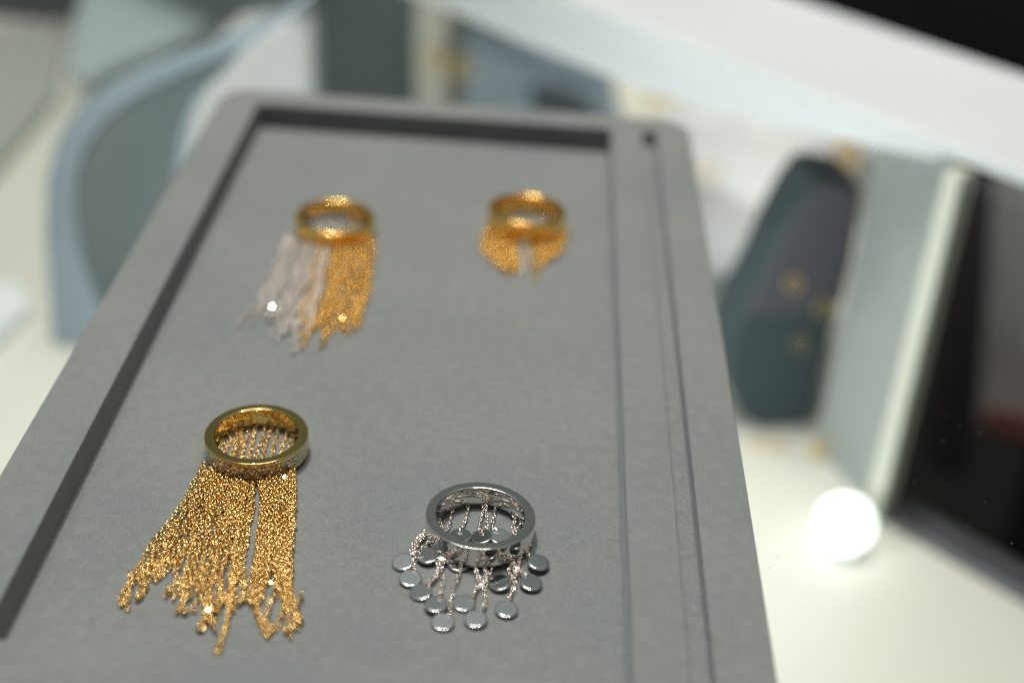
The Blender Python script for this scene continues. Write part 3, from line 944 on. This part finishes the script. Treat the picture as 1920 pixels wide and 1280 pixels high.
glint_tag(at((510, 575), FL + 2.0), .42, SILVER, R3, SPOT_A)
glint_tag(at((642, 597), FL + 2.0), .62, GOLD, R3, SPOT_B)

# ---------------- ring 4: gold band with short gold fringe (back right)
c4 = at((988, 391), FL + 5.9)
c4 = np.array([c4[0], c4[1], FL + .9])
R4 = empty('short_fringe_ring', (c4[0], c4[1], FL), 'gold ring with short bushy gold chain fringe, back right in the tray', 'ring', 'fringed rings in the tray')
band(R4, c4, 8.4, 10.0, 5.0, GOLD_WARM, (-2.5, 1), b=.42)
guides4 = [
    [(917, 415), (908, 440), (903, 462), (908, 478)],
    [(930, 425), (920, 450), (918, 475), (924, 494)],
    [(944, 432), (936, 460), (935, 490), (940, 516)],
    [(958, 436), (950, 465), (950, 495), (957, 522)],
    [(970, 438), (966, 460), (968, 480), (974, 515)],
]
guides4b = [
    [(1002, 438), (1004, 465), (1012, 495), (1000, 526)],
    [(1016, 436), (1018, 460), (1022, 485), (1014, 506)],
    [(1032, 432), (1036, 455), (1038, 478), (1030, 494)],
    [(1048, 425), (1052, 445), (1050, 465), (1044, 484)],
    [(1058, 415), (1060, 430), (1058, 448), (1050, 466)],
]
fringe(guides4, 3, lambda x, li: GOLD_DEEP, R4, 2, (.45, .7), wig=.8, short=(.8, 1.0), pitch=.88, L=1.26, W=.92, r=.135, nu=10)
fringe(guides4b, 3, lambda x, li: GOLD_DEEP, R4, 2, (.45, .7), wig=.8, short=(.8, 1.0), pitch=.88, L=1.26, W=.92, r=.135, nu=10)
drape([(984, 438), (982, 465), (984, 490), (978, 518)], SILVER_FAR, R4, z=.5, pitch=.88, L=1.26, W=.92, r=.135, nu=10)
for q_ in (966, 972, 990, 997):
    drape([(q_, 436), (q_ - 2, 460), (q_ + 1, 485), (q_ - 2, 514 - abs(q_ - 975) * .5)], SILVER_FAR if q_ == 990 else GOLD_DEEP, R4, z=.8, z1=.5, pitch=.88, L=1.26, W=.92, r=.135, nu=10)
drape([(990, 438), (988, 455), (992, 470)], SILVER_CH, R4, z=.5, pitch=.88, L=1.26, W=.92, r=.135, nu=10)
for pts in ([(925, 430), (915, 450), (922, 466), (938, 470)], [(940, 440), (930, 462), (942, 480), (934, 500)], [(1040, 436), (1050, 455), (1038, 470), (1044, 486)],
            [(1010, 440), (1022, 458), (1008, 476), (1006, 508)], [(955, 446), (946, 470), (960, 490), (950, 512)], [(1055, 430), (1046, 446), (1056, 460), (1046, 474)]):
    drape(pts, GOLD_DEEP, R4, z=1.9, z1=1.3, wig=.3, pitch=.88, L=1.26, W=.92, r=.135, nu=10)
for a, b in [((955, 380), (950, 408)), ((968, 377), (963, 412)), ((982, 376), (978, 414)), ((996, 376), (994, 414)), ((1010, 378), (1010, 412)), ((1022, 382), (1024, 408))]:
    drape([a, ((a[0] + b[0]) / 2, (a[1] + b[1]) / 2), b, (b[0] - 2, b[1] + 20)], SILVER_CH if a[0] > 975 else GOLD_DEEP, R4, z=.5, z1=.6, wig=.1, pitch=.88, L=1.26, W=.92, r=.135, nu=10)

# ================================================================== lint on the tray, dust on the glass
LINT = mat('pale_lint', (0.62, 0.62, 0.6), 0.8)
V, F = [], []
def fibre(c, L, r, a):
    k = 5; n = 4
    cur = rng.uniform(-1.2, 1.2)
    p = np.array(c, float); base = len(V)
    for i in range(k):
        d = np.array([math.cos(a), math.sin(a), 0]); s = np.array([-d[1], d[0], 0])
        for j in range(n):
            b = j * math.pi / 2
            V.append(p + (s * math.cos(b) + np.array([0, 0, 1]) * math.sin(b)) * r)
        p = p + d * L / k; a += cur / k
    for i in range(k - 1):
        for j in range(n):
            F.append([base + i * n + j, base + i * n + (j + 1) % n, base + (i + 1) * n + (j + 1) % n, base + (i + 1) * n + j])
for _ in range(420):
    fibre((rng.uniform(13, 112), rng.uniform(-229, -60), FL + .05), rng.uniform(.1, .45), rng.uniform(.014, .03), rng.uniform(0, 6.28))
for _ in range(140):
    fibre((rng.choice([rng.uniform(1, 10.5), rng.uniform(114, 122), rng.uniform(127, 135)]), rng.uniform(-250, -60), .05), rng.uniform(.08, .35), rng.uniform(.012, .026), rng.uniform(0, 6.28))
o = mesh_obj('tray_lint', V, F, LINT)
tag(o, 'tiny pale lint fibres scattered over the grey suede tray', 'lint', None, 'stuff')
V, F = [], []
for _ in range(90):
    x, y = rng.uniform(138, 245), rng.uniform(-210, -60)
    s = rng.uniform(.06, .15); b = len(V)
    for dx, dy, dz in ((1, 0, 0), (-.5, .9, 0), (-.5, -.9, 0), (0, 0, 1)):
        V.append((x + dx * s, y + dy * s, -12.15 + dz * s))
    F += [[b, b + 1, b + 2], [b, b + 1, b + 3], [b + 1, b + 2, b + 3], [b + 2, b, b + 3]]
o = mesh_obj('glass_dust', V, F, LINT)
tag(o, 'fine dust specks on the glass right of the tray', 'dust', None, 'stuff')
